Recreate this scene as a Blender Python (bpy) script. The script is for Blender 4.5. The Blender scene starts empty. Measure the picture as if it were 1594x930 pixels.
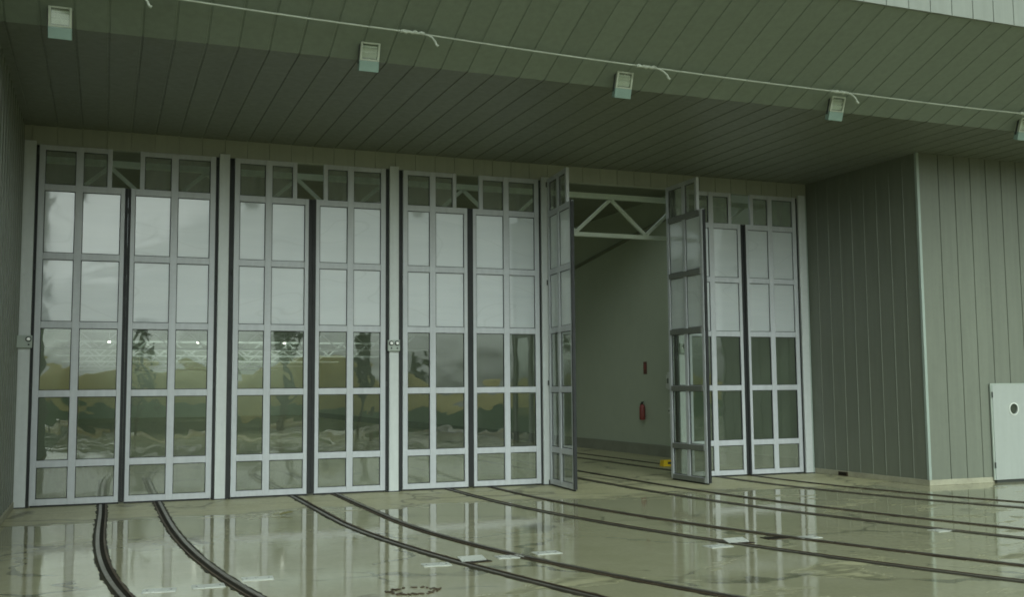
import bpy, bmesh, math, random
from mathutils import Vector, Matrix
R = math.radians
random.seed(7)
sc = bpy.context.scene
col = sc.collection

# ---------------------------------------------------------------- camera
cam_data = bpy.data.cameras.new('camera')
cam = bpy.data.objects.new('camera', cam_data); col.objects.link(cam)
cam_data.sensor_width = 36.0; cam_data.sensor_fit = 'HORIZONTAL'; cam_data.lens = 36.56
cam_data.clip_start = 0.05; cam_data.clip_end = 4000
cam.matrix_world = (Matrix.Translation((2.6926, -20.9334, 2.0803))
                    @ Matrix.Rotation(R(-21.386), 4, 'Z') @ Matrix.Rotation(R(90 + 4.972), 4, 'X')
                    @ Matrix.Rotation(R(-0.468), 4, 'Z'))
sc.camera = cam

# ---------------------------------------------------------------- sky, sun, exposure (overcast, rainy)
SUN_EL, SUN_AZ = 35, 191          # behind the camera, spread wide by the cloud
world = bpy.data.worlds.new('World'); sc.world = world; world.use_nodes = True
nt = world.node_tree; nt.nodes.clear()
sky = nt.nodes.new('ShaderNodeTexSky'); sky.sky_type = 'NISHITA'; sky.sun_disc = False
sky.sun_elevation = R(SUN_EL); sky.sun_rotation = R(SUN_AZ); sky.dust_density = 4.0; sky.air_density = 1.0
hs = nt.nodes.new('ShaderNodeHueSaturation'); hs.inputs['Saturation'].default_value = 0.12
mu = nt.nodes.new('ShaderNodeMix'); mu.data_type = 'RGBA'; mu.blend_type = 'MULTIPLY'
mu.inputs[0].default_value = 1.0; mu.inputs[7].default_value = (0.86, 1.0, 0.95, 1)
bg = nt.nodes.new('ShaderNodeBackground'); bg.inputs['Strength'].default_value = 0.12
wo = nt.nodes.new('ShaderNodeOutputWorld')
nt.links.new(sky.outputs[0], hs.inputs['Color']); nt.links.new(hs.outputs[0], mu.inputs[6])
nt.links.new(mu.outputs[2], bg.inputs['Color']); nt.links.new(bg.outputs[0], wo.inputs['Surface'])

sl = bpy.data.lights.new('sun', 'SUN'); sl.energy = 0.8; sl.angle = R(60); sl.color = (0.92, 1.0, 0.96)
so = bpy.data.objects.new('sun', sl); col.objects.link(so)
sd = Vector((math.sin(R(SUN_AZ)) * math.cos(R(SUN_EL)), math.cos(R(SUN_AZ)) * math.cos(R(SUN_EL)), math.sin(R(SUN_EL))))
so.rotation_euler = sd.to_track_quat('Z', 'Y').to_euler(); so.location = (0, -40, 40)

sc.view_settings.view_transform = 'Standard'; sc.view_settings.look = 'None'
sc.view_settings.gamma = 1.0; sc.view_settings.use_curve_mapping = False
sc.view_settings.exposure = 0.32
sc.render.engine = 'CYCLES'; sc.cycles.filter_width = 1.75
sc.cycles.max_bounces = 10; sc.cycles.diffuse_bounces = 5; sc.cycles.glossy_bounces = 5
sc.cycles.transparent_max_bounces = 24; sc.cycles.caustics_reflective = False; sc.cycles.caustics_refractive = False

# ---------------------------------------------------------------- materials
def newmat(name):
    m = bpy.data.materials.new(name); m.use_nodes = True
    return m, m.node_tree, m.node_tree.nodes['Principled BSDF']
def N(t, kind, **kw):
    n = t.nodes.new('ShaderNode' + kind)
    for k, v in kw.items(): setattr(n, k, v)
    return n
def math_n(t, op, a, b=None, clamp=False):
    n = t.nodes.new('ShaderNodeMath'); n.operation = op; n.use_clamp = clamp
    for i, v in enumerate((a, b)):
        if v is None: continue
        if isinstance(v, (int, float)): n.inputs[i].default_value = v
        else: t.links.new(v, n.inputs[i])
    return n.outputs[0]
def mixc(t, fac, a, b, mode='MIX'):
    n = t.nodes.new('ShaderNodeMix'); n.data_type = 'RGBA'; n.blend_type = mode
    for i, v in ((0, fac), (6, a), (7, b)):
        if isinstance(v, (int, float)): n.inputs[i].default_value = v
        elif isinstance(v, tuple): n.inputs[i].default_value = (*v, 1)
        else: t.links.new(v, n.inputs[i])
    return n.outputs[2]
def ramp(t, fac, stops):
    n = t.nodes.new('ShaderNodeMapRange'); n.clamp = True
    t.links.new(fac, n.inputs[0])
    for i, v in enumerate(stops): n.inputs[1 + i].default_value = v
    return n.outputs[0]
def noise(t, vec, scale, detail=3.0, rough=0.55, dist=0.0):
    n = N(t, 'TexNoise'); n.inputs['Scale'].default_value = scale; n.inputs['Detail'].default_value = detail
    n.inputs['Roughness'].default_value = rough; n.inputs['Distortion'].default_value = dist
    t.links.new(vec, n.inputs['Vector']); return n.outputs['Fac']
def pos(t, sx=1, sy=1, sz=1):
    g = N(t, 'NewGeometry'); mp = N(t, 'Mapping'); mp.inputs['Scale'].default_value = (sx, sy, sz)
    t.links.new(g.outputs['Position'], mp.inputs['Vector']); return mp.outputs[0]

def paint(name, c, rough=0.4, metal=0.0, var=0.12, streak=True, bump=0.0, spec=0.5, board=0.0):
    """painted / coated surface with faint weathering: vertical runs, patches"""
    m, t, b = newmat(name)
    p1 = pos(t, 6, 6, .5) if streak else pos(t)
    a = noise(t, p1, 1.6, 4); d = noise(t, pos(t), 9.0, 5, .65)
    f = math_n(t, 'ADD', math_n(t, 'MULTIPLY', a, .6), math_n(t, 'MULTIPLY', d, .4))
    f = ramp(t, f, (.32, .68, 0, 1))
    lo = tuple(x * (1 - var) for x in c); hi = tuple(min(.95, x * (1 + var)) for x in c)
    cc = mixc(t, f, lo, hi)
    if board:                                   # boards come from different batches
        sp = N(t, 'SeparateXYZ'); t.links.new(pos(t), sp.inputs[0])
        k = math_n(t, 'FLOOR', math_n(t, 'DIVIDE', math_n(t, 'SUBTRACT', sp.outputs[0], 1.335), .4345))
        wn = N(t, 'TexWhiteNoise'); wn.noise_dimensions = '1D'; t.links.new(k, wn.inputs['W'])
        cc = mixc(t, 1.0, cc, mixc(t, wn.outputs['Value'], (1 - board,) * 3, (1.0, 1.0, 1.0)), 'MULTIPLY')
    t.links.new(cc, b.inputs['Base Color'])
    t.links.new(ramp(t, d, (.3, .7, max(.02, rough - .08), rough + .1)), b.inputs['Roughness'])
    b.inputs['Metallic'].default_value = metal; b.inputs['Specular IOR Level'].default_value = spec
    if bump:
        bm_ = N(t, 'Bump'); bm_.inputs['Strength'].default_value = bump; bm_.inputs['Distance'].default_value = .01
        t.links.new(d, bm_.inputs['Height']); t.links.new(bm_.outputs[0], b.inputs['Normal'])
    return m

M = {}
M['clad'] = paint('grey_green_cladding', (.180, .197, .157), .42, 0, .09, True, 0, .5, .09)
M['clad_soffit_lifted'] = paint('lifted_soffit_cladding', (.258, .305, .255), .42, 0, .09, True, 0, .5, .09)  # outer soffit: inner soffit's cladding with extra sky light lifted into the colour
M['clad_sky_lifted'] = paint('sky_lifted_cladding', (.235, .255, .222), .42, 0, .08)  # fascia: the wall cladding, lightened in colour for its open sky
M['frame'] = paint('pale_grey_door_paint', (.50, .52, .545), .35, 0, .10)
M['inner_frame'] = paint('grey_inner_rail', (.16, .17, .15), .45, 0, .1)
M['post'] = paint('pale_grey_post_paint', (.57, .60, .595), .35, 0, .08)
M['dark_glass'] = paint('dark_porthole_glass', (.05, .06, .045), .15, 0, .05, False)
M['rubber'] = paint('black_rubber', (.012, .014, .014), .6, 0, .2)
M['steel_white'] = paint('white_truss_paint', (.60, .66, .56), .45, 0, .08, False)
M['dim_truss'] = paint('dull_truss_paint', (.62, .66, .60), .5, 0, .08, False)
M['dark_metal'] = paint('dark_metal', (.05, .055, .05), .5, .3, .2, False)
M['bright_metal'] = paint('bright_metal', (.62, .63, .60), .22, .9, .1, False)
M['clad_lintel_lifted'] = paint('lintel_cladding', (.35, .365, .30), .45, 0, .07)  # lightened to offset the soffit's shade; brightness put into the colour
M['trim'] = paint('corner_trim_paint', (.33, .39, .35), .35, 0, .08)
M['plinth'] = paint('concrete_plinth', (.36, .35, .26), .7, 0, .25, False, .4)
M['inner_wall'] = paint('hall_wall_paint', (.44, .49, .385), .6, 0, .04, False)
M['inner_roof'] = paint('hall_roof', (.22, .24, .19), .7, 0, .1, False)
M['skirting'] = paint('dark_skirting', (.25, .26, .205), .6, 0, .15, False)
M['white_door'] = paint('white_door_paint', (.37, .40, .375), .38, 0, .05)
M['cable'] = paint('pale_cable', (.46, .50, .42), .5, 0, .15, False)
M['box'] = paint('grey_plastic', (.38, .43, .38), .4, 0, .08, False)
M['lamp_box'] = paint('lamp_housing', (.22, .31, .265), .35, 0, .1, False)
M['lamp_frame'] = paint('lamp_frame', (.42, .46, .36), .4, 0, .1, False)
M['reflector'] = paint('lamp_reflector', (.90, .90, .74), .4, .0, .2, False)
M['red'] = paint('red_paint', (.24, .05, .045), .35, 0, .1, False)
M['darkred'] = paint('dull_red_sign', (.14, .05, .035), .5, 0, .1, False)
M['yellow'] = paint('yellow_plastic', (.75, .50, .02), .4, 0, .08, False)
M['white'] = paint('white_plastic', (.62, .65, .60), .45, 0, .05, False)
M['rail'] = paint('rail_steel', (.15, .135, .11), .34, .5, .2, False)
M['rust'] = paint('rusty_steel', (.085, .062, .040), .55, .2, .35, False, .4, .25)
M['seal'] = paint('bitumen_seal', (.036, .034, .022), .65, 0, .45, False, .8, .15)
M['groove'] = paint('dirty_groove', (.022, .020, .015), .8, 0, .3, False, .5, .1)
M['plate'] = paint('worn_steel_plate', (.53, .55, .50), .3, .15, .12, False, .15)
M['sand'] = paint('sandy_earth', (.62, .49, .13), .9, 0, .3, False, .8)
M['leaf_green'] = paint('dark_foliage', (.06, .09, .035), .8, 0, .4, False)
M['hedge_green'] = paint('green_sheeting', (.15, .32, .17), .6, 0, .2, False)
M['dry_leaf'] = paint('dry_leaf', (.16, .15, .05), .7, 0, .3, False)
M['bark'] = paint('bark', (.05, .045, .035), .9, 0, .3)

def glass_mat(name, tint, f0, wave, haze=0.0, hazec=(.4, .42, .38)):
    """pane that lets light straight through and mirrors by a Schlick curve; slight roller-wave distortion"""
    m, t, b = newmat(name); t.nodes.remove(b)
    out = t.nodes['Material Output']
    g = N(t, 'NewGeometry'); oi = N(t, 'ObjectInfo')
    off = N(t, 'VectorMath', operation='ADD'); cmb = N(t, 'CombineXYZ')
    for i in range(3): t.links.new(math_n(t, 'MULTIPLY', oi.outputs['Random'], 17.0 + 9 * i), cmb.inputs[i])
    t.links.new(g.outputs['Position'], off.inputs[0]); t.links.new(cmb.outputs[0], off.inputs[1])
    bmp = N(t, 'Bump'); bmp.inputs['Strength'].default_value = 1.0; bmp.inputs['Distance'].default_value = wave
    t.links.new(noise(t, off.outputs[0], 1.3, 1.5, .4, .6), bmp.inputs['Height'])
    dt = N(t, 'VectorMath', operation='DOT_PRODUCT')
    t.links.new(g.outputs['Incoming'], dt.inputs[0]); t.links.new(g.outputs['Normal'], dt.inputs[1])
    c = math_n(t, 'SUBTRACT', 1.0, math_n(t, 'ABSOLUTE', dt.outputs['Value']), True)
    fr = math_n(t, 'ADD', f0, math_n(t, 'MULTIPLY', math_n(t, 'POWER', c, 5.0), 1 - f0), True)
    tr = N(t, 'BsdfTransparent'); tr.inputs[0].default_value = (*tint, 1)
    gl = N(t, 'BsdfGlossy'); gl.inputs['Roughness'].default_value = .01
    t.links.new(bmp.outputs[0], gl.inputs['Normal'])
    mx = N(t, 'MixShader'); t.links.new(fr, mx.inputs[0])
    if haze:
        df = N(t, 'BsdfDiffuse'); df.inputs[0].default_value = (*hazec, 1)
        m2 = N(t, 'MixShader'); 
        t.links.new(math_n(t, 'MULTIPLY', ramp(t, noise(t, pos(t, 2, 2, .7), 2.0, 4), (.3, .7, .6, 1.3)), haze), m2.inputs[0])
        t.links.new(tr.outputs[0], m2.inputs[1]); t.links.new(df.outputs[0], m2.inputs[2])
        t.links.new(m2.outputs[0], mx.inputs[1])
    else: t.links.new(tr.outputs[0], mx.inputs[1])
    t.links.new(gl.outputs[0], mx.inputs[2]); t.links.new(mx.outputs[0], out.inputs[0])
    return m
M['glass'] = glass_mat('clear_glass', (.88, .92, .88), .10, .007, .03)
M['glass_top'] = glass_mat('hazed_top_glass', (.86, .90, .85), .035, .004, .27)  # brightness put in as a diffuse haze that lifts the dark panes
M['glass_low'] = glass_mat('hazed_low_glass', (.80, .84, .80), .06, .003, .34, (.36, .38, .30))  # grey-green diffuse share mixed into the bottom panes

def opal_mat():
    m, t, b = newmat('opal_panel')
    g = N(t, 'NewGeometry'); oi = N(t, 'ObjectInfo')
    off = N(t, 'VectorMath', operation='ADD'); cmb = N(t, 'CombineXYZ')
    for i in range(3): t.links.new(math_n(t, 'MULTIPLY', oi.outputs['Random'], 11.0 + 7 * i), cmb.inputs[i])
    t.links.new(g.outputs['Position'], off.inputs[0]); t.links.new(cmb.outputs[0], off.inputs[1])
    mp = N(t, 'Mapping'); mp.inputs['Scale'].default_value = (.35, .35, 3.2); t.links.new(off.outputs[0], mp.inputs['Vector'])
    band = noise(t, mp.outputs[0], 1.5, 5, .6, .5)          # faint horizontal bands: reflections and structure behind, painted in
    f = ramp(t, band, (.3, .7, 0, 1))
    base = mixc(t, f, (.76, .79, .83), (.88, .90, .93))
    wv = N(t, 'Mapping'); wv.inputs['Scale'].default_value = (.5, .5, 1.2); t.links.new(off.outputs[0], wv.inputs['Vector'])
    ln = math_n(t, 'ABSOLUTE', math_n(t, 'SUBTRACT', noise(t, wv.outputs[0], 1.1, 1, .4, .3), .5))
    ln = ramp(t, ln, (.0, .010, 1, 0))
    base = mixc(t, math_n(t, 'MULTIPLY', ln, .22), base, (.30, .32, .30))
    t.links.new(base, b.inputs['Base Color'])
    b.inputs['Roughness'].default_value = .07; b.inputs['Specular IOR Level'].default_value = 1.0; b.inputs['IOR'].default_value = 1.7
    bmp = N(t, 'Bump'); bmp.inputs['Distance'].default_value = .008; bmp.inputs['Strength'].default_value = .8
    t.links.new(noise(t, off.outputs[0], 1.5, 2, .4, .5), bmp.inputs['Height']); t.links.new(bmp.outputs[0], b.inputs['Normal'])
    tl = N(t, 'BsdfTranslucent'); tl.inputs[0].default_value = (.88, .92, .90, 1)
    mx = N(t, 'MixShader'); mx.inputs[0].default_value = .50
    t.links.new(b.outputs[0], mx.inputs[1]); t.links.new(tl.outputs[0], mx.inputs[2])
    t.links.new(mx.outputs[0], t.nodes['Material Output'].inputs[0])
    return m
M['opal'] = opal_mat()

def lamp_mat(name, c, s):
    m, t, b = newmat(name); b.inputs['Base Color'].default_value = (*c, 1)
    b.inputs['Emission Color'].default_value = (*c, 1); b.inputs['Emission Strength'].default_value = s
    return m
M['lit'] = lamp_mat('lit_lamp', (1, .98, .9), 5)

def ground_mat():
    m, t, b = newmat('wet_concrete')
    P = pos(t)
    sep = N(t, 'SeparateXYZ'); t.links.new(P, sep.inputs[0]); X, Y = sep.outputs[0], sep.outputs[1]
    big = noise(t, pos(t, .55, .8, 1), .55, 4, .55, .6)
    med = noise(t, P, 1.7, 5, .6, .3); fine = noise(t, P, 14.0, 4, .7); grit = noise(t, P, 70.0, 3, .7)
    # puddle field: standing water a couple of metres in front of the doors and beyond, dry under the lintel
    yy = math_n(t, 'ADD', Y, math_n(t, 'MULTIPLY', math_n(t, 'SUBTRACT', big, .5), 3.2))
    edge = ramp(t, yy, (-1.2, -3.6, 0, 1))
    far = ramp(t, Y, (-9.2, -13.0, 0, .15))
    field = math_n(t, 'SUBTRACT', math_n(t, 'ADD', math_n(t, 'MULTIPLY', edge, .62), math_n(t, 'MULTIPLY', big, .55)), far)
    field = math_n(t, 'ADD', field, math_n(t, 'MULTIPLY', math_n(t, 'SUBTRACT', noise(t, pos(t, .7, 1.6, 1), .9, 5, .62, .8), .5), 1.05))
    field = math_n(t, 'SUBTRACT', field, ramp(t, X, (8.0, 15.0, 0, .11)))
    wet = ramp(t, field, (.64, .70, 0, 1))
    damp = ramp(t, field, (.30, .60, 0, 1))
    rim = math_n(t, 'MULTIPLY', ramp(t, field, (.575, .612, 0, 1)), ramp(t, field, (.625, .655, 1, 0)))
    c = mixc(t, ramp(t, med, (.3, .7, 0, 1)), (.385, .372, .21), (.475, .46, .29))
    c = mixc(t, math_n(t, 'MULTIPLY', ramp(t, fine, (.35, .75, 0, 1)), .35), c, (.215, .205, .15))
    c = mixc(t, math_n(t, 'MULTIPLY', ramp(t, grit, (.55, .8, 0, 1)), .3), c, (.40, .39, .31))
    c = mixc(t, math_n(t, 'MULTIPLY', damp, .14), c, (.14, .14, .085))
    c = mixc(t, math_n(t, 'MULTIPLY', rim, .6), c, (.075, .078, .05))
    c = mixc(t, math_n(t, 'MULTIPLY', wet, .30), c, (.20, .205, .15))
    # casting joints, parallel to the doors
    jy = math_n(t, 'ABSOLUTE', math_n(t, 'ADD', Y, 1.12)); j1 = ramp(t, jy, (.010, .022, 1, 0))
    c = mixc(t, math_n(t, 'MULTIPLY', j1, .6), c, (.07, .07, .05))
    # crazed cracks
    vo = N(t, 'TexVoronoi', feature='DISTANCE_TO_EDGE'); vo.inputs['Scale'].default_value = .33
    dn = N(t, 'TexNoise'); dn.inputs['Scale'].default_value = 1.4; t.links.new(P, dn.inputs['Vector'])
    ad = N(t, 'VectorMath', operation='MULTIPLY_ADD'); ad.inputs[1].default_value = (1.3, 1.3, 0)
    t.links.new(dn.outputs['Color'], ad.inputs[0]); t.links.new(P, ad.inputs[2]); t.links.new(ad.outputs[0], vo.inputs['Vector'])
    crack = math_n(t, 'MULTIPLY', ramp(t, vo.outputs['Distance'], (.008, .024, 1, 0)), ramp(t, big, (.44, .52, 0, 1)))
    c = mixc(t, math_n(t, 'MULTIPLY', crack, .7), c, (.08, .08, .05))
    t.links.new(c, b.inputs['Base Color'])
    rdry = ramp(t, fine, (.3, .7, .34, .55)); 
    rd = N(t, 'Mix'); t.links.new(damp, rd.inputs[0]); t.links.new(rdry, rd.inputs[2]); rd.inputs[3].default_value = .40
    rw = N(t, 'Mix'); t.links.new(wet, rw.inputs[0]); t.links.new(rd.outputs[0], rw.inputs[2]); rw.inputs[3].default_value = .04
    t.links.new(rw.outputs[0], b.inputs['Roughness'])
    b.inputs['IOR'].default_value = 1.36
    bm1 = N(t, 'Bump'); bm1.inputs['Distance'].default_value = .004
    t.links.new(ramp(t, wet, (0, 1, .8, .06)), bm1.inputs['Strength'])
    t.links.new(math_n(t, 'ADD', fine, math_n(t, 'MULTIPLY', grit, .4)), bm1.inputs['Height'])
    bm2 = N(t, 'Bump'); bm2.inputs['Distance'].default_value = .004; bm2.inputs['Strength'].default_value = .30
    t.links.new(noise(t, pos(t, 1, .5, 1), 5.0, 2, .5), bm2.inputs['Height']); t.links.new(bm1.outputs[0], bm2.inputs['Normal'])
    t.links.new(bm2.outputs[0], b.inputs['Normal'])
    return m
M['ground'] = ground_mat()

# ---------------------------------------------------------------- mesh helpers
class MB:
    def __init__(s): s.v = []; s.f = []
    def add(s, vs, fs):
        o = len(s.v); s.v += [tuple(p) for p in vs]; s.f += [tuple(i + o for i in f) for f in fs]; return s
    def box(s, x0, x1, y0, y1, z0, z1):
        vs = [(x, y, z) for z in (z0, z1) for y in (y0, y1) for x in (x0, x1)]
        return s.add(vs, [(0, 2, 3, 1), (4, 5, 7, 6), (0, 1, 5, 4), (2, 6, 7, 3), (0, 4, 6, 2), (1, 3, 7, 5)])
    def obox(s, c, ax, ay, az):      # oriented box, half-axis vectors
        c, ax, ay, az = map(Vector, (c, ax, ay, az))
        vs = [c + ax * i + ay * j + az * k for k in (-1, 1) for j in (-1, 1) for i in (-1, 1)]
        return s.add(vs, [(0, 2, 3, 1), (4, 5, 7, 6), (0, 1, 5, 4), (2, 6, 7, 3), (0, 4, 6, 2), (1, 3, 7, 5)])
    def bar(s, a, b, w, h, up=(0, 0, 1)):
        a, b = Vector(a), Vector(b); d = (b - a); L = d.length; d /= L
        side = d.cross(Vector(up)).normalized(); u = side.cross(d)
        return s.obox((a + b) / 2, d * L / 2, side * w / 2, u * h / 2)
    def tube(s, pts, r, n=8, cap=True):
        pts = [Vector(p) for p in pts]; rings = []; rs = r if isinstance(r, (list, tuple)) else [r] * len(pts)
        for i, p in enumerate(pts):
            d = (pts[min(i + 1, len(pts) - 1)] - pts[max(i - 1, 0)]).normalized()
            a = d.cross(Vector((0, 0, 1)) if abs(d.z) < .9 else Vector((1, 0, 0))).normalized(); b = d.cross(a)
            rings.append([p + (a * math.cos(2 * math.pi * k / n) + b * math.sin(2 * math.pi * k / n)) * rs[i] for k in range(n)])
        vs = [q for rg in rings for q in rg]
        fs = [(i * n + k, i * n + (k + 1) % n, (i + 1) * n + (k + 1) % n, (i + 1) * n + k) for i in range(len(pts) - 1) for k in range(n)]
        if cap: fs += [tuple(range(n))[::-1], tuple((len(pts) - 1) * n + k for k in range(n))]
        return s.add(vs, fs)
    def clad(s, o, U, V, Nn, width, length, first, pitch, gw=.022, gd=.022, back=.10):
        """ribbed cladding: flat boards across U with a groove every pitch, extruded along V; Nn points out"""
        o, U, V, Nn = map(Vector, (o, U, V, Nn)); prof = [(0, 0)]; u = first
        while u < width - gw:
            if u > gw: prof += [(u - gw / 2, 0), (u - gw / 3, -gd), (u + gw / 3, -gd), (u + gw / 2, 0)]
            u += pitch
        prof += [(width, 0)]
        n = len(prof); vs = []
        for L in (0, length):
            vs += [o + U * a + V * L + Nn * b for a, b in prof]
        for L in (0, length): vs += [o + U * a + V * L - Nn * back for a in (0, width)]
        fs = [(i, i + 1, n + i + 1, n + i) for i in range(n - 1)]
        b0, b1, b2, b3 = 2 * n, 2 * n + 1, 2 * n + 2, 2 * n + 3
        fs += [(b0, b2, b3, b1), (0, n, b2, b0), (n - 1, b1, b3, 2 * n - 1)]
        fs += [tuple(range(n))[::-1] + (b0, b1), tuple(range(n, 2 * n)) + (b3, b2)]
        return s.add(vs, fs)
    def disc(s, c, nrm, r, depth, n=24, ri=0):
        c, nrm = Vector(c), Vector(nrm).normalized()
        a = nrm.cross(Vector((0, 0, 1)) if abs(nrm.z) < .9 else Vector((1, 0, 0))).normalized(); b = nrm.cross(a)
        ring = lambda rr, d: [c + nrm * d + (a * math.cos(2 * math.pi * k / n) + b * math.sin(2 * math.pi * k / n)) * rr for k in range(n)]
        if ri:
            vs = ring(r, 0) + ring(r, depth) + ring(ri, 0) + ring(ri, depth)
            fs = []
            for k in range(n):
                j = (k + 1) % n
                fs += [(k, j, n + j, n + k), (n + k, n + j, 3 * n + j, 3 * n + k), (3 * n + k, 3 * n + j, 2 * n + j, 2 * n + k), (2 * n + k, 2 * n + j, j, k)]
            return s.add(vs, fs)
        return s.add(ring(r, 0) + ring(r, depth), [(k, (k + 1) % n, n + (k + 1) % n, n + k) for k in range(n)] + [tuple(range(n))[::-1], tuple(range(n, 2 * n))])
    def build(s, name, mat, parent=None, bevel=0.0, smooth=False):
        me = bpy.data.meshes.new(name); me.from_pydata(s.v, [], s.f)
        bm = bmesh.new(); bm.from_mesh(me); bmesh.ops.recalc_face_normals(bm, faces=bm.faces); bm.to_mesh(me); bm.free()
        me.materials.append(mat)
        if smooth:
            for p in me.polygons: p.use_smooth = True
        o = bpy.data.objects.new(name, me); col.objects.link(o)
        if parent: o.parent = parent
        if bevel:
            md = o.modifiers.new('bevel', 'BEVEL'); md.width = bevel; md.segments = 2; md.limit_method = 'ANGLE'; md.angle_limit = R(40)
        return o

def tag(o, label=None, cat=None, group=None, kind=None):
    for k, v in (('label', label), ('category', cat), ('group', group), ('kind', kind)):
        if v: o[k] = v
    return o
def thing(name, loc, label, cat, group=None, rz=0.0):
    o = bpy.data.objects.new(name, None); o.empty_display_size = .2; col.objects.link(o)
    o.location = loc; o.rotation_euler = (0, 0, rz)
    return tag(o, label, cat, group)
def kids(o): return [c for c in bpy.data.objects if c.parent == o]
def copy_tree(o, parent=None):
    c = o.copy(); col.objects.link(c)
    if parent: c.parent = parent
    for ch in kids(o): copy_tree(ch, c)
    return c

# ---------------------------------------------------------------- ground
g = MB().add([(-900, -900, 0), (900, -900, 0), (900, 900, 0), (-900, 900, 0)], [(0, 1, 2, 3)]).build('ground', M['ground'])
tag(g, kind='structure')

# ---------------------------------------------------------------- geometry constants
LX, RX = 1.20, 18.70            # side walls of the recess
WYL = -8.05; WY = -3.75                      # front plane of the two wings
TOP = 6.70                      # top of the doors
PX = [1.315, 4.81, 8.255, 11.69, 15.10, 18.53]     # posts
S1, S2 = -.004, .40              # pitch of the inner and outer soffit
FY, FZ = -5.90, 7.05 - .004 * 5.90
EY = -8.37; EZ = FZ + S2 * (FY - EY)
PITCH = .4345; X0 = 1.335

# ---------------------------------------------------------------- the depot building
b = thing('depot_building', (0, 0, 0), 'long grey green clad depot with a deep canopy over a row of glazed doors', 'building')
def seam0(x_start, ref, pitch=PITCH): return (ref - x_start) % pitch
XA, XB = -9.0, 34.0
# lintel over the doors
MB().clad((LX, .02, TOP), (1, 0, 0), (0, 0, 1), (0, -1, 0), RX - LX, .36, seam0(LX, X0), PITCH, .016, .015, .16).build('lintel_cladding', M['clad_lintel_lifted'], b)
# canopy: nearly flat inner soffit, rising outer soffit, fascia, roof
L1 = math.hypot(1, S1); V1 = Vector((0, -1, S1)) / L1
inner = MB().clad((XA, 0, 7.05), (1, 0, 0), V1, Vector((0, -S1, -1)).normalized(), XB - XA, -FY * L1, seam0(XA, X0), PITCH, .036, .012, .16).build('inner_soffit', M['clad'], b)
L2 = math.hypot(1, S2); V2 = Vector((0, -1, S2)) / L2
outer = MB().clad((XA, FY - .001, FZ), (1, 0, 0), V2, Vector((0, -S2, -1)).normalized(), XB - XA, (FY - EY) * L2, seam0(XA, X0), PITCH, .036, .012, .16).build('outer_soffit', M['clad_soffit_lifted'], b)
MB().clad((XA, EY - .03, EZ - .01), (1, 0, 0), (0, 0, 1), (0, -1, 0), XB - XA, 1.9, seam0(XA, 14.14), .4385, .02, .02, .12).build('fascia', M['clad_sky_lifted'], b)
MB().box(XA, XB, EY + .1, 0.2, EZ + 1.72, EZ + 1.86).build('canopy_roof', M['inner_roof'], b)
MB().box(XA, XB, .16, .30, 7.10, EZ + 1.70).build('upper_wall', M['inner_wall'], b)
# right wing
MB().clad((RX, .02, .12), (0, -1, 0), (0, 0, 1), (-1, 0, 0), -WY - .05, 7.0, (-3.29 % .42) and .39, .42, .02, -.012, .12).build('wing_side_cladding', M['clad'], b)
MB().clad((RX + .05, WY, .12), (1, 0, 0), (0, 0, 1), (0, -1, 0), XB - RX - .1, 7.02, .53, .443, .024, .024, .12).build('wing_front_cladding', M['clad'], b)
MB().box(RX - .018, RX + .045, WY - .018, WY + .045, .12, 7.13).build('corner_trim', M['trim'], b)
MB().box(RX - .012, XB, WY - .012, -.02, 0, .118).build('plinth', M['plinth'], b, .006)
# left wing, with an added unseen block further out
MB().clad((LX, WYL + .05, .12), (0, 1, 0), (0, 0, 1), (1, 0, 0), -WYL - .03, 7.85, .40, .42, .02, -.012, .12).build('wing_side_cladding', M['clad'], b)
MB().clad((-2.0, WYL, .12), (1, 0, 0), (0, 0, 1), (0, -1, 0), LX + 2.0 - .05, 7.85, .3, .443, .024, .024, .12).build('wing_front_cladding', M['clad'], b)
MB().box(LX - .045, LX + .018, WYL - .018, WYL + .045, .12, 7.96).build('corner_trim', M['trim'], b)
MB().clad((-2.0, -21, 0), (0, 1, 0), (0, 0, 1), (1, 0, 0), 12.4, 9.6, .3, .443, .02, .02, .12).build('wing_side_cladding', M['clad'], b)  # added block out of view, dims the left of canopy and doors
MB().clad((-14.0, -21.02, 0), (1, 0, 0), (0, 0, 1), (0, -1, 0), 11.9, 9.6, .3, .443, .02, .02, .12).build('wing_front_cladding', M['clad'], b)  # front of the same added, unseen light-blocking mass
MB().box(XA, LX + .03, WYL - .012, -.02, 0, .118).build('plinth', M['plinth'], b, .006)
MB().box(PX[5] + .10, RX - .013, .0, .16, 0, TOP - .002).build('filler_strip', M['trim'], b)
# hall behind the doors
HY = 68.0
MB().box(18.45, 18.60, .2, HY, 0, 7.9).build('hall_side_wall', M['inner_wall'], b)
MB().box(.75, .9, .2, HY, 0, 7.9).build('hall_side_wall', M['inner_wall'], b)
MB().box(.9, 18.45, HY, HY + .15, 0, 7.9).build('hall_end_wall', M['inner_wall'], b)
rf = MB().box(.75, 2.2, 12, 24, 7.9, 8.05).box(11.2, 18.6, 12, 24, 7.9, 8.05).box(.75, 18.6, 5.2, 12, 7.9, 8.05).box(.75, 2.2, .3, 5.2, 7.9, 8.05).box(17.0, 18.6, .3, 5.2, 7.9, 8.05).box(2.2, 17.0, .3, .9, 7.9, 8.05); y = .3  # unseen gaps added to the roof so the sky lights the hall
while y < HY:
    wide = 10.0
    if y < 1: y = 24.0
    rf.box(.75, 18.6, y, min(y + wide, HY), 7.9, 8.05)
    rf.box(.75, 2.2, y + wide, y + wide + 3.2, 7.9, 8.05); rf.box(17.0, 18.6, y + wide, y + wide + 3.2, 7.9, 8.05); y += wide + 3.2
rf.build('hall_roof', M['inner_roof'], b)
MB().box(18.38, 18.448, .3, HY, 0, .34).build('skirting', M['skirting'], b)
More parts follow.
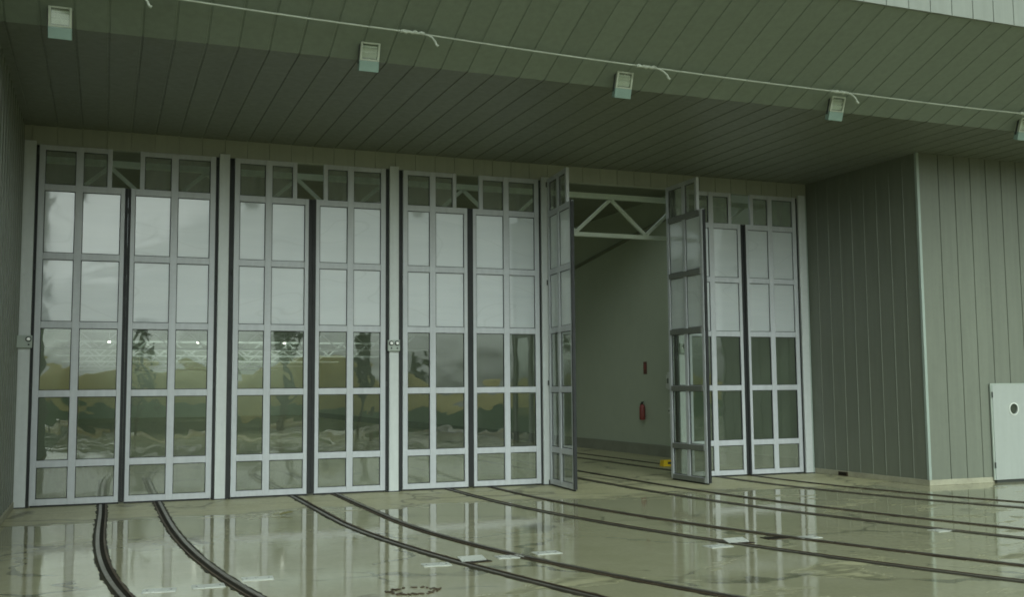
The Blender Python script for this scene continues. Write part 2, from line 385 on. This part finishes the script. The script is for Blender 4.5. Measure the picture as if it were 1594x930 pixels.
MB().bar((18.40, 3.2, 7.55), (18.40, 16.0, 6.05), .06, .16, (1, 0, 0)).build('wall_beam', M['inner_roof'], b)

# ---------------------------------------------------------------- roof trusses inside
def truss_mesh(x0, x1, zt, zb, ref, w):
    t = MB()
    t.box(x0, x1, -w / 2, w / 2, zt - w / 2, zt + w / 2); t.box(x0, x1, -w * .4, w * .4, zb - w * .4, zb + w * .4)
    hp = (zt - zb) * .995; x = ref - 2 * hp * math.ceil((ref - x0) / (2 * hp))
    while x < x1 + hp:
        for sx in (-1, 1):
            a = (x, 0, zt - w / 2); c = (x + sx * hp, 0, zb + w * .4)
            if x0 < c[0] < x1 and x0 < a[0] < x1: t.bar(a, c, w * .62, w * .62, (0, 1, 0))
        x += 2 * hp
    return t
t0 = thing('roof_truss', (0, 1.2, 0), 'tall pale roof truss just inside the doors, seen whole through the open bay', 'truss', 'roof trusses of the hall')
truss_mesh(.95, 18.42, 6.66, 5.72, 13.92, .12).build('truss_frame', M['steel_white'], t0)
tr0 = None
for y in (14.0, 21, 29, 38, 48):
    if tr0 is None:
        tr0 = tr = thing('low_truss', (0, y, 0), 'low pale truss behind the lit lamps, nearest of those seen through the middle panes', 'truss', 'low trusses deep in the hall')
        truss_mesh(.95, 13.2, 3.98, 3.44, 5.2, .075).build('truss_frame', M['dim_truss'], tr0)
    else:
        tr = copy_tree(tr0); tr.location.y = y
        tr['label'] = 'low pale truss deep in the hall, a faint line through the middle panes'
pipe = thing('lamp_rail', (0, .95, 6.98), 'thin pale rail under the hall roof above the nearest truss', 'rail')
MB().box(1.0, 18.4, -.03, .03, -.03, .03).build('rail_bar', M['steel_white'], pipe)
for x in (2.9, 6.3, 9.8, 13.35, 16.6): MB().box(x - .02, x + .02, -.015, .015, .03, .92).build('hanger', M['steel_white'], pipe)

# lit lamps deep in the hall
lamp0 = None
for i, (x, lab) in enumerate(((2.81, 'small lit lamp in the hall seen through the leftmost door leaf'),
                              (5.56, 'small lit lamp in the hall seen through the second door leaf from the left'),
                              (8.40, 'small lit lamp in the hall seen through the third door leaf from the left'))):
    if lamp0 is None:
        o = thing('hall_lamp', (x, 15, 3.72), lab, 'lamp', 'lit hall lamps')
        MB().disc((0, 0, 0), (0, 0, 1), .055, .06, 16).disc((0, 0, .06), (0, 0, 1), .012, .25, 8).build('lamp_housing', M['dim_truss'], o)
        MB().disc((0, 0, -.05), (0, 0, 1), .045, .05, 12).build('lamp_bulb', M['lit'], o); lamp0 = o
    else:
        o = copy_tree(lamp0); o.location.x = x; o['label'] = lab

# ---------------------------------------------------------------- door posts
SEAL = [[(1.417, 1.466)], [(4.655, 4.708), (4.912, 5.005)], [(8.085, 8.153), (8.357, 8.445)], [(11.545, 11.588), (11.792, 11.83)], [(14.95, 14.998), (15.202, 15.255)], [(18.375, 18.428)]]
post_lab = ['pale steel door post against the left side wall, carrying a one knob control box',
            'plain pale steel door post between the two leftmost doors',
            'pale steel door post carrying a two knob control box',
            'pale steel door post at the left of the open bay',
            'pale steel door post right of the open bay, half hidden by a leaf',
            'pale steel door post against the dark right side wall']
for i, x in enumerate(PX):
    t = thing('door_post', (x, 0, 0), post_lab[i], 'post', 'door posts')
    MB().box(-.10, .10, -.03, .17, 0, TOP + .06).build('post_body', M['post'], t, .008)
    for s0_, s1_ in SEAL[i]: MB().box(s0_ - x, s1_ - x, .02, .12, .01, TOP - .01).build('rubber_seal', M['rubber'], t)
    MB().box(-.13, .13, -.045, .18, 0, .02).build('base_plate', M['dark_metal'], t)

# ---------------------------------------------------------------- glazed leaves
ZR = [5.90, 4.61, 3.33, 2.06, .78]
def make_leaf(w, mull, notch, label, gap=.03, inner=False, name='door_leaf'):
    """leaf with its hinge stile at x=0 and free edge at x=w (local), front face towards -y"""
    t = thing(name, (0, 0, 0), label, 'door leaf', 'glazed door leaves of the depot')
    y0, y1 = 0.0, .07; st = .105; hr = .062; zb0, zb1 = .035, .145
    f = MB(); wn = w - notch
    f.box(0, st, y0, y1, zb0, TOP)                              # hinge stile
    f.box(w - st, w, y0, y1, zb0, ZR[0] + hr)                   # free stile
    f.box(wn - .085, wn, y0, y1, ZR[0] + hr, TOP)               # set-back stile above the notch
    segs = [(st, mull - .065), (mull + .065, w - st)]
    f.box(mull - .065, mull + .065, y0, y1, zb0, TOP)
    for a, c in segs:
        f.box(a, c, y0 + .003, y1 - .003, zb0, zb1)
        for z in ZR: f.box(a, c, y0 + .003, y1 - .003, z - hr, z + hr)
    f.box(st, mull - .065, y0 + .003, y1 - .003, TOP - .095, TOP)
    f.box(mull + .065, wn - .085, y0 + .003, y1 - .003, TOP - .095, TOP)
    f.build('leaf_frame', M['frame'], t, .006)
    if inner:                                                   # dark rails on the hall side of the leaf
        for z in ZR: MB().box(st + .004, w - st - .004, y1 - .002, y1 + .022, z - hr + .006, z + hr - .006).build('inner_rail', M['inner_frame'], t)
        MB().box(st + .004, w - st - .004, y1 - .002, y1 + .022, zb0 + .006, zb1 - .006).build('inner_rail', M['inner_frame'], t)
    gy0, gy1 = .032, .042
    def panes(name, rows, mat):
        for (za, zc, aa) in rows:
            for a, c in aa: 
                # every pane sits a hair out of plane with its neighbours
                tx, tz = random.gauss(0, .0035), random.gauss(0, .0025); hw, hh = (c - a) / 2 + .006, (zc - za) / 2 + .006
                pm.obox(((a + c) / 2, (gy0 + gy1) / 2, (za + zc) / 2), (hw, hw * tz, 0), (0, (gy1 - gy0) / 2, 0), (0, hh * tx, hh))
    top = [(st, mull - .065), (mull + .065, wn - .085)]
    pm = MB(); panes('', [(ZR[0] + hr, TOP - .095, top)], None); pm.build('top_glass', M['glass_top'], t)
    pm = MB(); panes('', [(ZR[1] + hr, ZR[0] - hr, segs), (ZR[2] + hr, ZR[1] - hr, segs)], None); pm.build('opal_panel', M['opal'], t)
    pm = MB(); panes('', [(ZR[3] + hr, ZR[2] - hr, segs), (ZR[4] + hr, ZR[3] - hr, segs)], None); pm.build('clear_glass', M['glass'], t)
    pm = MB(); panes('', [(zb1, ZR[4] - hr, segs)], None); pm.build('bottom_glass', M['glass_low'], t)
    # dark glazing gaskets round every pane
    gk = MB()
    allp = [(ZR[0] + hr, TOP - .095, top)] + [((ZR + [None])[i + 1] + hr, ZR[i] - hr, segs) for i in range(4)] + [(zb1, ZR[4] - hr, segs)]
    for za, zc, aa in allp:
        for a, c in aa:
            q = .012
            for yy0, yy1 in ((.022, .031), (.043, .052)):
                gk.box(a, a + q, yy0, yy1, za, zc).box(c - q, c, yy0, yy1, za, zc)
                gk.box(a + q, c - q, yy0, yy1, za, za + q).box(a + q, c - q, yy0, yy1, zc - q, zc)
    gk.build('glazing_gasket', M['rubber'], t)
    MB().box(w - .030, w + gap, -.007, -.0005, .04, ZR[0] + hr - .004).box(w + .001, w + gap, -.0004, .058, .04, ZR[0] + hr - .02).build('edge_seal', M['rubber'], t)
    for z in (.06, 2.2, 4.4, TOP - .12):
        MB().disc((-.020, -.004, z - .055), (0, 0, 1), .016, .11, 10).build('hinge', M['dark_metal'], t)
    MB().box(.02, w - .02, .02, .05, .006, .034).build('brush_strip', M['rubber'], t)
    return t
def flip(o):
    """mirror a leaf so that its hinge is on the right"""
    o.scale = (-1, 1, 1); return o
GL = {0: (1.47, 3.01, 3.06, 4.65), 1: (5.01, 6.51, 6.60, 8.08), 2: (8.45, 9.90, 9.97, 11.54), 4: (15.26, 16.80, 16.87, 18.37)}
LW = {0: .70, 1: .67, 2: .65, 4: .70}; RW = {0: .77, 1: .74, 2: .77, 4: .76}
lab = {(0, 0): 'closed glazed door leaf next to the left side wall',
       (0, 1): 'closed glazed door leaf whose hinge side meets the second post from the left wall',
       (1, 0): 'closed glazed door leaf immediately right of the second post from the left wall',
       (1, 1): 'closed glazed door leaf immediately left of the two knob control box',
       (2, 0): 'closed glazed door leaf immediately right of the two knob control box',
       (2, 1): 'closed glazed door leaf nearest the open bay, mirroring a swung out leaf',
       (4, 0): 'closed glazed door leaf behind the right hand open leaf',
       (4, 1): 'closed glazed door leaf next to the dark right side wall'}
for k, (a, c, d, e) in GL.items():
    l = make_leaf(c - a, LW[k], .27, lab[(k, 0)], (d - c) * .55); l.location = (a, 0, 0); l.rotation_euler.z = R(random.uniform(-.4, .4))
    r = flip(make_leaf(e - d, RW[k], .18, lab[(k, 1)], (d - c) * .40)); r.location = (e, 0, 0); r.rotation_euler.z = R(random.uniform(-.3, .6))
lb = make_leaf(1.54, .70, .27, 'glazed door leaf swung outward at the left side of the open bay'); lb.location = (11.70, -.10, 0); lb.rotation_euler.z = R(-95)
lc = flip(make_leaf(1.54, .76, .20, 'glazed door leaf swung outward at the right side of the open bay', inner=True)); lc.location = (14.78, -.06, 0); lc.rotation_euler.z = R(90)

# control boxes on the posts
def control_box(x, y, z, w, knobs, label):
    t = thing('control_box', (x, y, z), label, 'control box', 'control boxes on the door posts')
    MB().box(-w / 2, w / 2, -.07, 0, -.115, .115).build('box_housing', M['box'], t, .008)
    for kx in knobs:
        k = MB().disc((kx, -.071, .045), (0, -1, 0), .052, .014, 20, .036).build('knob_ring', M['dark_metal'], t)
        MB().disc((kx, -.071, .045), (0, -1, 0), .034, .05, 18).build('knob', M['bright_metal'], t, .006)
        MB().disc((kx + .005, -.071, -.055), (0, -1, 0), .016, .012, 12).build('key_switch', M['rubber'], t)
    return t
control_box(1.315, -.032, 3.01, .27, (.075,), 'grey control box with one bright knob on the post by the left wall')
control_box(8.235, -.032, 2.99, .25, (-.062, .062), 'grey control box with two bright knobs on the post between doors')
control_box(15.10, -.032, 2.98, .22, (.0,), 'grey control box seen through the glass of the right open leaf')

# ---------------------------------------------------------------- floodlights under the canopy
fl0 = None
fl_lab = ['grey floodlight under the canopy directly above the leftmost door',
          'grey floodlight under the canopy, second from the left',
          'grey floodlight under the canopy above the swung out leaves, third from the left',
          'grey floodlight under the canopy, just left of the cable tie nearest the right wing',
          'grey floodlight under the canopy cut by the right edge of the photo']
for i in range(5):
    x = (2.03, 6.23, 10.44, 14.67, 19.10)[i]
    if fl0 is None:
        o = thing('floodlight', (x, -6.21, 6.985), fl_lab[0], 'floodlight', 'floodlights under the canopy')
        up = Vector((0, -.32, .947)); nr = Vector((0, -.947, -.32)); xx = Vector((1, 0, 0))
        h = MB().obox(nr * -.04 + up * -.132, xx * .148, up * .078, nr * .055)
        h.build('ballast_box', M['lamp_box'], o, .008)
        f = MB(); uc = up * .082; W2, H2 = .146, .134
        for sx in (-1, 1): f.obox(uc + xx * sx * (W2 - .016) + nr * -.04, xx * .016, up * H2, nr * .055)
        for sy in (-1, 1): f.obox(uc + up * sy * (H2 - .012) + nr * -.04, xx * (W2 - .032), up * .012, nr * .055)
        f.obox(uc + nr * -.10, xx * W2, up * H2, nr * .005)
        f.build('lamp_frame', M['lamp_frame'], o, .005)
        rfm = MB()
        for a, bb, dz in ((-.10, -.02, .03), (-.02, .05, .075), (.05, .10, .05)):
            rfm.obox(uc + up * ((a + bb) / 2) + nr * (-.040 + (.02 if a < 0 else 0)), xx * .108, (up * .9 + nr * (.45 if a < 0 else -.5)) * (bb - a) * .5, (nr * .9 - up * (.45 if a < 0 else -.5)) * .004)
        rfm.build('reflector', M['reflector'], o)
        MB().tube([uc - xx * .06 + nr * -.045 - up * .03, uc + xx * .06 + nr * -.045 - up * .03], .014, 10).build('lamp_tube', M['white'], o)
        MB().obox(uc + nr * .006, xx * .114, up * .110, nr * .003).build('front_glass', M['glass'], o)
        for sx in (-1, 1): MB().obox(xx * sx * .155 + nr * -.05 + up * .06, xx * .004, up * .17, nr * .018).build('bracket', M['dark_metal'], o)
        fl0 = o
    else:
        o = copy_tree(fl0); o.location.x = x; o['label'] = fl_lab[i]

# ---------------------------------------------------------------- cable with tied ends
cb = thing('cable', (0, 0, 0), 'thin pale cable strung along under the sloping canopy soffit with tied loose ends', 'cable')
CP = [(-6, -7.12, 7.40), (0, -6.90, 7.33), (3.59, -6.78, 7.302), (6.68, -6.69, 7.269), (10.60, -6.555, 7.217), (14.97, -6.50, 7.195), (18.78, -6.497, 7.195), (26, -6.46, 7.19)]
pts = []
for a, c in zip(CP[:-1], CP[1:]):
    a, c = Vector(a), Vector(c)
    for k in range(8): pts.append(a.lerp(c, k / 8) - Vector((0, 0, .012 * math.sin(math.pi * k / 8))))
pts.append(Vector(CP[-1]))
MB().tube(pts, .0135, 8).build('cable_run', M['cable'], cb, 0, True)
for k, q in enumerate((6.58, 10.53, 14.58, 18.86, 2.62)):
    q0 = min(pts, key=lambda p: abs(p.x - q)); j = random.uniform(-.03, .03)
    w = [q0 + Vector((-.12 + .045 * n, -.012 - .004 * (n % 3), .012 * (n % 2) - .012)) for n in range(9)]
    kn = MB().tube(w, [.020 + .006 * ((n * 7 + k) % 3) for n in range(9)], 8)
    kn.build('tie_wrap', M['cable'], cb, 0, True)
    e = [q0 + Vector(v) for v in ((.20, -.015, -.015), (.29, -.02, -.02), (.36, -.02, -.05), (.41 + j, -.02, -.10), (.43 + j, -.02, -.15), (.46 + j, -.02, -.17))]
    MB().tube(e, [.017, .015, .016, .017, .019, .024], 8).build('loose_end', M['cable'], cb, 0, True)

# ---------------------------------------------------------------- white steel door in the right wing
d = thing('steel_door', (21.0, WY - .03, .06), 'white steel door with a round porthole in the right wing', 'door')
DW = .56
pn = MB(); hole = 20
cx, cz, rr = .02, 1.50, .115
# leaf built as a slab with a true round hole
outer_p = []; inner_p = []
for k in range(4 * 10):
    a = 2 * math.pi * k / 40; dx, dz = math.cos(a), math.sin(a)
    inner_p.append((cx + rr * dx, cz + rr * dz))
    tmin = min(((DW - cx) / dx if dx > 1e-6 else 1e9), ((-DW - cx) / dx if dx < -1e-6 else 1e9), ((2.02 - cz) / dz if dz > 1e-6 else 1e9), ((0 - cz) / dz if dz < -1e-6 else 1e9))
    outer_p.append((cx + tmin * dx, cz + tmin * dz))
outer_p2 = outer_p[:]
n = 40; vs = [(x, yv, z) for yv in (-.045, 0) for ring in (outer_p2, inner_p) for x, z in ring]; fs = []
for k in range(n):
    j = (k + 1) % n
    fs += [(k, j, n + j, n + k), (2 * n + k, 3 * n + k, 3 * n + j, 2 * n + j), (n + k, n + j, 3 * n + j, 3 * n + k), (k, 2 * n + k, 2 * n + j, j)]
pn.add(vs, fs)
# corner fill so the slab is a full rectangle
for sx in (-1, 1):
    for z0_, zz in ((0, 1), (2.02, -1)):
        ks = [p for p in outer_p2]
for (qx, qz) in ((-DW, 0), (DW, 0), (-DW, 2.02), (DW, 2.02)):
    e1 = min((p for p in outer_p2 if abs(p[0] - qx) < 1e-5), key=lambda p: abs(p[1] - qz)); e2 = min((p for p in outer_p2 if abs(p[1] - qz) < 1e-5), key=lambda p: abs(p[0] - qx))
    tri = [e1, (qx, qz), e2]
    pn.add([(x, yv, z) for yv in (-.045, 0) for x, z in tri], [(0, 1, 2), (3, 5, 4), (0, 3, 4, 1), (1, 4, 5, 2)])
pn.build('door_panel', M['white_door'], d)
MB().disc((cx, -.046, cz), (0, -1, 0), rr + .022, .012, 32, rr - .004).build('porthole_rim', M['white'], d)
MB().disc((cx, -.018, cz), (0, 1, 0), rr - .002, .008, 32).build('porthole_glass', M['dark_glass'], d)
MB().box(-DW - .035, -DW - .002, -.03, .0, 0, 2.05).box(DW + .002, DW + .035, -.03, 0, 0, 2.05).box(-DW - .002, DW + .002, -.03, 0, 2.022, 2.05).build('door_frame', M['box'], d)
for z in (.25, 1.75): MB().disc((-DW - .012, -.05, z), (0, 0, 1), .014, .12, 10).build('hinge', M['dark_metal'], d)
hd = MB().box(.45, .50, -.055, -.045, .93, 1.10); hd.build('handle_plate', M['dark_metal'], d); MB().tube([(.475, -.055, 1.03), (.475, -.095, 1.03), (.37, -.095, 1.03)], .011, 8).build('handle', M['bright_metal'], d)
MB().box(-DW, DW, -.06, 0, -.06, -.012).build('threshold', M['dark_metal'], d)
# drain hole in the wing plinth
dh = thing('drain_spout', (RX - .014, -1.05, .06), 'dark drain opening at the foot of the right side wall', 'drain')
MB().box(-.02, .0, -.16, .16, -.05, .045).build('spout_frame', M['rust'], dh); MB().box(-.024, -.021, -.13, .13, -.035, .03).build('spout_opening', M['groove'], dh)

# ---------------------------------------------------------------- things inside the hall
ex = thing('fire_extinguisher', (18.36, 8.0, 1.08), 'red fire extinguisher on the hall side wall inside the open bay', 'extinguisher')
MB().tube([(0, 0, 0), (0, 0, .03), (0, 0, .40), (0, 0, .46), (0, 0, .49)], [.075, .09, .09, .06, .03], 16).build('cylinder_body', M['red'], ex, 0, True)
MB().disc((0, 0, .49), (0, 0, 1), .028, .06, 10).box(-.02, .02, -.08, .06, .54, .565).build('valve', M['dark_metal'], ex)
MB().tube([(0, .03, .52), (0, .11, .50), (0, .13, .35), (0, .12, .18)], .014, 8).build('hose', M['rubber'], ex, 0, True)
MB().box(.05, .09, -.04, .04, .08, .42).build('wall_bracket', M['dark_metal'], ex)
sg = thing('wall_sign', (18.44, 7.9, 2.70), 'small dull red sign on the hall wall above the fire extinguisher', 'sign')
MB().box(-.012, .0, -.10, .10, -.19, .19).build('sign_plate', M['darkred'], sg); MB().box(-.016, -.0121, -.06, .06, -.05, .12).build('sign_symbol', M['red'], sg)
yb = thing('yellow_chock', (16.66, 3.50, 0), 'small yellow block on the hall floor beside the open leaf', 'wheel chock')
MB().add([(-.20, -.10, 0), (.20, -.10, 0), (.20, .10, 0), (-.20, .10, 0), (-.17, -.10, .17), (.20, -.10, .17), (.20, .10, .17), (-.17, .10, .17)],
         [(0, 3, 2, 1), (4, 5, 6, 7), (0, 1, 5, 4), (2, 3, 7, 6), (1, 2, 6, 5), (0, 4, 7, 3)]).build('block_body', M['yellow'], yb, .012)
MB().box(-.06, .08, -.106, -.101, .06, .12).build('grip_slot', M['dark_metal'], yb)
for (yy, z, s, lb_) in ((6.30, 2.28, (.10, .26), 'upright white cabinet on the hall wall beside the right open leaf'),
                        (6.28, 1.39, (.08, .09), 'small white switch box on the hall wall below the white cabinet')):
    w = thing('switch_box', (18.44, yy, z), lb_, 'switch box')
    MB().box(-.09, 0, -s[0], s[0], -s[1], s[1]).build('box_housing', M['white'], w, .008)
    MB().box(-.098, -.0905, s[0] * .2, s[0] * .75, -s[1] * .3, s[1] * .3).build('switch', M['dark_metal'], w)
    if s[1] > .2:
        MB().box(-.07, 0, s[0], s[0] + .12, -.22, -.08).box(-.07, 0, s[0], s[0] + .10, .06, .18).build('side_socket', M['white'], w, .006)

# ---------------------------------------------------------------- tram tracks let into the slab
def poly(a, c2, c3, s0): return lambda y: a + c2 * max(0, -y - s0) ** 2 + c3 * max(0, -y - s0) ** 3
TR = [((2.68, -.0060, .00110, 1), (3.713, 0, .00068, 1)),
      ((6.187, .0253, -.0007, 4), (7.09, .0223, .0002, 4)),
      ((9.418, .0179, 0, 1), (10.44, .0212, -.0002, 1)),
      ((12.93, .0168, 0, 1), (13.90, .0170, 0, 1)),
      ((15.98, .0287, 0, 1), (16.86, .040, .0, 1.5))]
TR[4] = ((15.98, .0287, 0, 1), (16.95, .0290, 0, 1))
tl = ['curved grooved tram track leaving the leftmost door, sweeping close past the camera',
      'curved grooved tram track leaving the second door from the left',
      'curved grooved tram track leaving the door left of the open bay',
      'curved grooved tram track running out of the open bay',
      'curved grooved tram track leaving the rightmost door along the right wing']
def strip(mb, fx, off0, off1, z0, z1, y0, y1, step=.1, jit=0.0, seed=0):
    rnd = random.Random(seed); n = int((y0 - y1) / step) + 1; rows = []
    for i in range(n + 1):
        y = y0 - (y0 - y1) * i / n; e = .02
        dx = (fx(y - e) - fx(y + e)) / (2 * e)        # dx per unit -y
        L = math.hypot(1, dx); nx, ny = 1 / L, dx / L
        j0 = rnd.uniform(-jit, jit) + (rnd.random() < .08) * -jit * 1.2; j1 = rnd.uniform(-jit, jit) + (rnd.random() < .08) * jit * 1.2
        a, c = off0 + j0, off1 + j1; p = lambda o: (fx(y) + nx * o, y + ny * o)
        (ax, ay), (cx_, cy) = p(a), p(c)
        rows.append([(ax, ay, z0), (ax, ay, z1), (cx_, cy, z1), (cx_, cy, z0)])
    vs = [v for r in rows for v in r]; fs = []
    for i in range(n):
        o = 4 * i; q = o + 4
        fs += [(o + 1, o + 2, q + 2, q + 1), (o, o + 1, q + 1, q), (o + 2, o + 3, q + 3, q + 2)]
    fs += [(0, 3, 2, 1), (4 * n, 4 * n + 1, 4 * n + 2, 4 * n + 3)]
    return mb.add(vs, fs)
for k, (l_, r_) in enumerate(TR):
    t = thing('tram_track', (0, 0, 0), tl[k], 'tram track', 'tram tracks leaving the depot doors')
    ya, yb_ = (14.0 if k in (3, 4) else 6.0), -19.0
    for sgn, pr in ((1, l_), (-1, r_)):
        fx = poly(*pr)
        rb = strip(MB(), fx, -.022, .026, .002, .014, ya, yb_).build('rail', M['rail'], t)
        strip(MB(), fx, .034 * sgn if sgn > 0 else -.082, .082 if sgn > 0 else -.034, .002, .007, ya, yb_).build('flange_groove', M['groove'], rb)
        strip(MB(), fx, .082 if sgn > 0 else -.106, .106 if sgn > 0 else -.082, .002, .013, ya, yb_).build('rail_lip', M['rust'], rb)
        a, c = (-.062, .122) if sgn > 0 else (-.122, .062)
        strip(MB(), fx, a, c, .001, .0045, ya, yb_, .09, .014, 11 * k + sgn).build('joint_seal', M['seal'], rb)

# rail drain covers, one beside each rail
dc_lab = {0: 'pale drain cover between the leftmost rails at the bottom of the photo',
          1: 'pale drain cover left of the second rail from the left', 2: 'pale drain cover right of the second rail from the left',
          3: 'pale drain cover left of the third rail', 4: 'raised drain cover with a dark slot right of the third rail',
          5: 'pale drain cover left of the fourth rail', 6: 'bright drain cover right of the fourth rail',
          7: 'pale drain cover left of the fifth rail', 8: 'bright tilted drain cover just above the fifth rail',
          9: 'dark drain slot left of the sixth rail', 10: 'pale drain cover right of the sixth rail',
          11: 'pale drain cover beside the far rails in front of the right wing'}
DCP = [(3.28, -9.24), (3.78, -9.2), (4.33, -8.95), (6.42, -8.88), (6.93, -8.83), (7.42, -8.70), (7.97, -8.60), (10.22, -9.02), (10.66, -8.86), (11.34, -8.70), (11.78, -8.84), (13.95, -9.05)]
for i, (x, y) in enumerate(DCP):
    t = thing('drain_cover', (x, y, 0), dc_lab[i], 'drain cover', 'rail drain covers', R(random.uniform(-6, 6)))
    tilt = i in (4, 8); dark = i in (4, 8, 9)
    MB().box(-.17, .17, -.115, .115, .001, .006).build('cover_frame', M['rust'] if dark else M['plate'], t)
    if tilt:
        MB().obox((-.03, .04, .033), (.16, 0, .0), (0, .075, .018), (0, -.001, .004)).build('cover_plate', M['plate'], t)
        MB().box(-.17, .17, -.115, -.045, .0062, .0092).build('drain_slot', M['groove'], t)
    elif dark:
        MB().box(-.17, .17, -.10, .10, .0062, .0092).build('drain_slot', M['groove'], t)
    else:
        MB().box(-.158, .158, -.103, .103, .0062, .0102).build('cover_plate', M['plate'], t)
        MB().disc((-.12, 0, .0103), (0, 0, 1), .012, .002, 10).disc((.12, 0, .0103), (0, 0, 1), .012, .002, 10).build('cover_bolt', M['dark_metal'], t)

# ragged ring of rusty debris and one fallen leaf
rg = MB(); rnd = random.Random(5)
for k in range(70):
    a = rnd.uniform(0, 2 * math.pi); rr = .19 + rnd.gauss(0, .02); s = rnd.uniform(.005, .018)
    if rnd.random() < .25 and math.sin(a) > .3: continue
    c = Vector((5.72 + rr * 1.3 * math.cos(a), -10.33 + rr * math.sin(a), .004 + s * .2)); th = rnd.uniform(0, 3)
    rg.obox(c, Vector((math.cos(th), math.sin(th), 0)) * s * 1.6, Vector((-math.sin(th), math.cos(th), 0)) * s * .7, (0, 0, s * .25))
tag(rg.build('debris_ring', M['rust']), 'ring of rusty brown debris on the wet concrete at the bottom edge', 'debris')
lf = thing('fallen_leaf', (5.58, -3.11, .004), 'curled dry leaf lying on wet concrete in front of the second door', 'leaf')
lm = MB(); nL = 9
for i in range(nL):
    u = i / (nL - 1); wd = .055 * math.sin(math.pi * u) ** .7 + .002; zc = .008 + .035 * u
    lm.v += [(-.11 + .22 * u, -wd, zc + .012), (-.11 + .22 * u, 0, zc), (-.11 + .22 * u, wd, zc + .016)]
for i in range(nL - 1):
    o = 3 * i; lm.f += [(o, o + 1, o + 4, o + 3), (o + 1, o + 2, o + 5, o + 4)]
lo = lm.build('leaf_blade', M['dry_leaf'], lf); sm = lo.modifiers.new('solid', 'SOLIDIFY'); sm.thickness = .003
MB().tube([(-.11, 0, .045), (-.17, .01, .03), (-.22, .0, .02)], .006, 6).build('leaf_stalk', M['dry_leaf'], lf)

# ---------------------------------------------------------------- what stands behind the camera (mirrored in the door glass)
bk = MB(); nx, ny = 120, 14; rnd = random.Random(3)
hx = lambda x: 2.9 + .9 * math.sin(x * .11 + 1) + 1.3 * math.exp(-((x - 22) / 7) ** 2) + .5 * math.sin(x * .37) + .8 * math.exp(-((x + 14) / 5) ** 2)
for j in range(ny + 1):
    for i in range(nx + 1):
        x = -90 + 220 * i / nx; u = j / ny; prof = math.sin(math.pi * min(1, u * 1.0)) ** .8
        bk.v.append((x, -62 - 22 * u, hx(x) * prof + (rnd.uniform(-.12, .12) if 0 < j < ny else -.05)))
for j in range(ny):
    for i in range(nx):
        a = j * (nx + 1) + i; bk.f.append((a, a + 1, a + nx + 2, a + nx + 1))
tag(bk.build('earth_bank', M['sand'], None, 0, True), kind='structure')
fo = MB(); rnd = random.Random(9)
for k in range(9):
    cx_, cy = rnd.uniform(-70, 110), rnd.uniform(-105, -88); H = rnd.uniform(3, 6); Rr = rnd.uniform(1.2, 2.2)
    for q in range(170):
        a = rnd.uniform(0, 6.283); ph = rnd.uniform(-1, 1); rr = Rr * rnd.uniform(.35, 1)
        c = Vector((cx_ + rr * math.cos(a) * math.sqrt(1 - ph * ph), cy + rr * math.sin(a) * math.sqrt(1 - ph * ph), H * .62 + ph * H * .36))
        s = rnd.uniform(.25, .55); n1 = Vector((rnd.gauss(0, 1), rnd.gauss(0, 1), rnd.gauss(0, 1))).normalized(); n2 = n1.orthogonal().normalized(); n3 = n1.cross(n2)
        fo.add([c + n2 * s, c + n3 * s * .6, c - n2 * s, c - n3 * s * .6], [(0, 1, 2, 3)])
    fo.bar((cx_, cy, 0), (cx_, cy, H * .6), .3, .3, (0, 1, 0))
tag(fo.build('treeline', M['leaf_green']), kind='stuff')
fe = thing('site_fence', (0, -31, 0), 'low green sheeted site fence mirrored in the lower door panes', 'fence')
MB().clad((-60, 0, .12), (1, 0, 0), (0, 0, 1), (0, 1, 0), 150, 1.15, .5, 1.0, .04, .03, .04).build('fence_sheet', M['hedge_green'], fe)
fp = MB()
for i in range(60): fp.box(-60 + 2.5 * i, -59.92 + 2.5 * i, -.16, -.06, 0, 1.4)
fp.build('fence_posts', M['dark_metal'], fe)

def slim_tree(x, y, h, r, crown_lo, label, seed):
    t = thing('slim_tree', (x, y, 0), label, 'tree'); rnd = random.Random(seed)
    MB().tube([(0, 0, 0), (.03, .02, h * .3), (-.02, .04, h * .6), (.02, 0, h * .9)], [.16, .13, .09, .03], 8).build('trunk', M['bark'], t)
    cr = MB()
    for q in range(520):
        u = rnd.random(); z = crown_lo + (h - crown_lo) * u; rr = r * math.sin(math.pi * min(1, .12 + u * .86)) ** .7 * math.sqrt(rnd.random()); a = rnd.uniform(0, 6.283)
        c = Vector((rr * math.cos(a), rr * math.sin(a), z)); sz = rnd.uniform(.07, .17)
        n1 = Vector((rnd.gauss(0, 1), rnd.gauss(0, 1), rnd.gauss(0, 1))).normalized(); n2 = n1.orthogonal().normalized(); n3 = n1.cross(n2)
        cr.add([c + n2 * sz, c + n3 * sz * .6, c - n2 * sz, c - n3 * sz * .6], [(0, 1, 2, 3)])
    cr.build('crown', M['leaf_green'], t)
slim_tree(4.2, -26, 5.4, .55, .6, 'dark column of a slim tree mirrored in the second door leaf from the left', 1)
slim_tree(10.6, -27, 5.0, .8, 3.2, 'dark bushy tree top mirrored in the third door leaf from the left', 2)
slim_tree(13.6, -26, 5.0, .28, 2.0, 'thin dark tree mirrored in the pane left of the two knob box', 3)
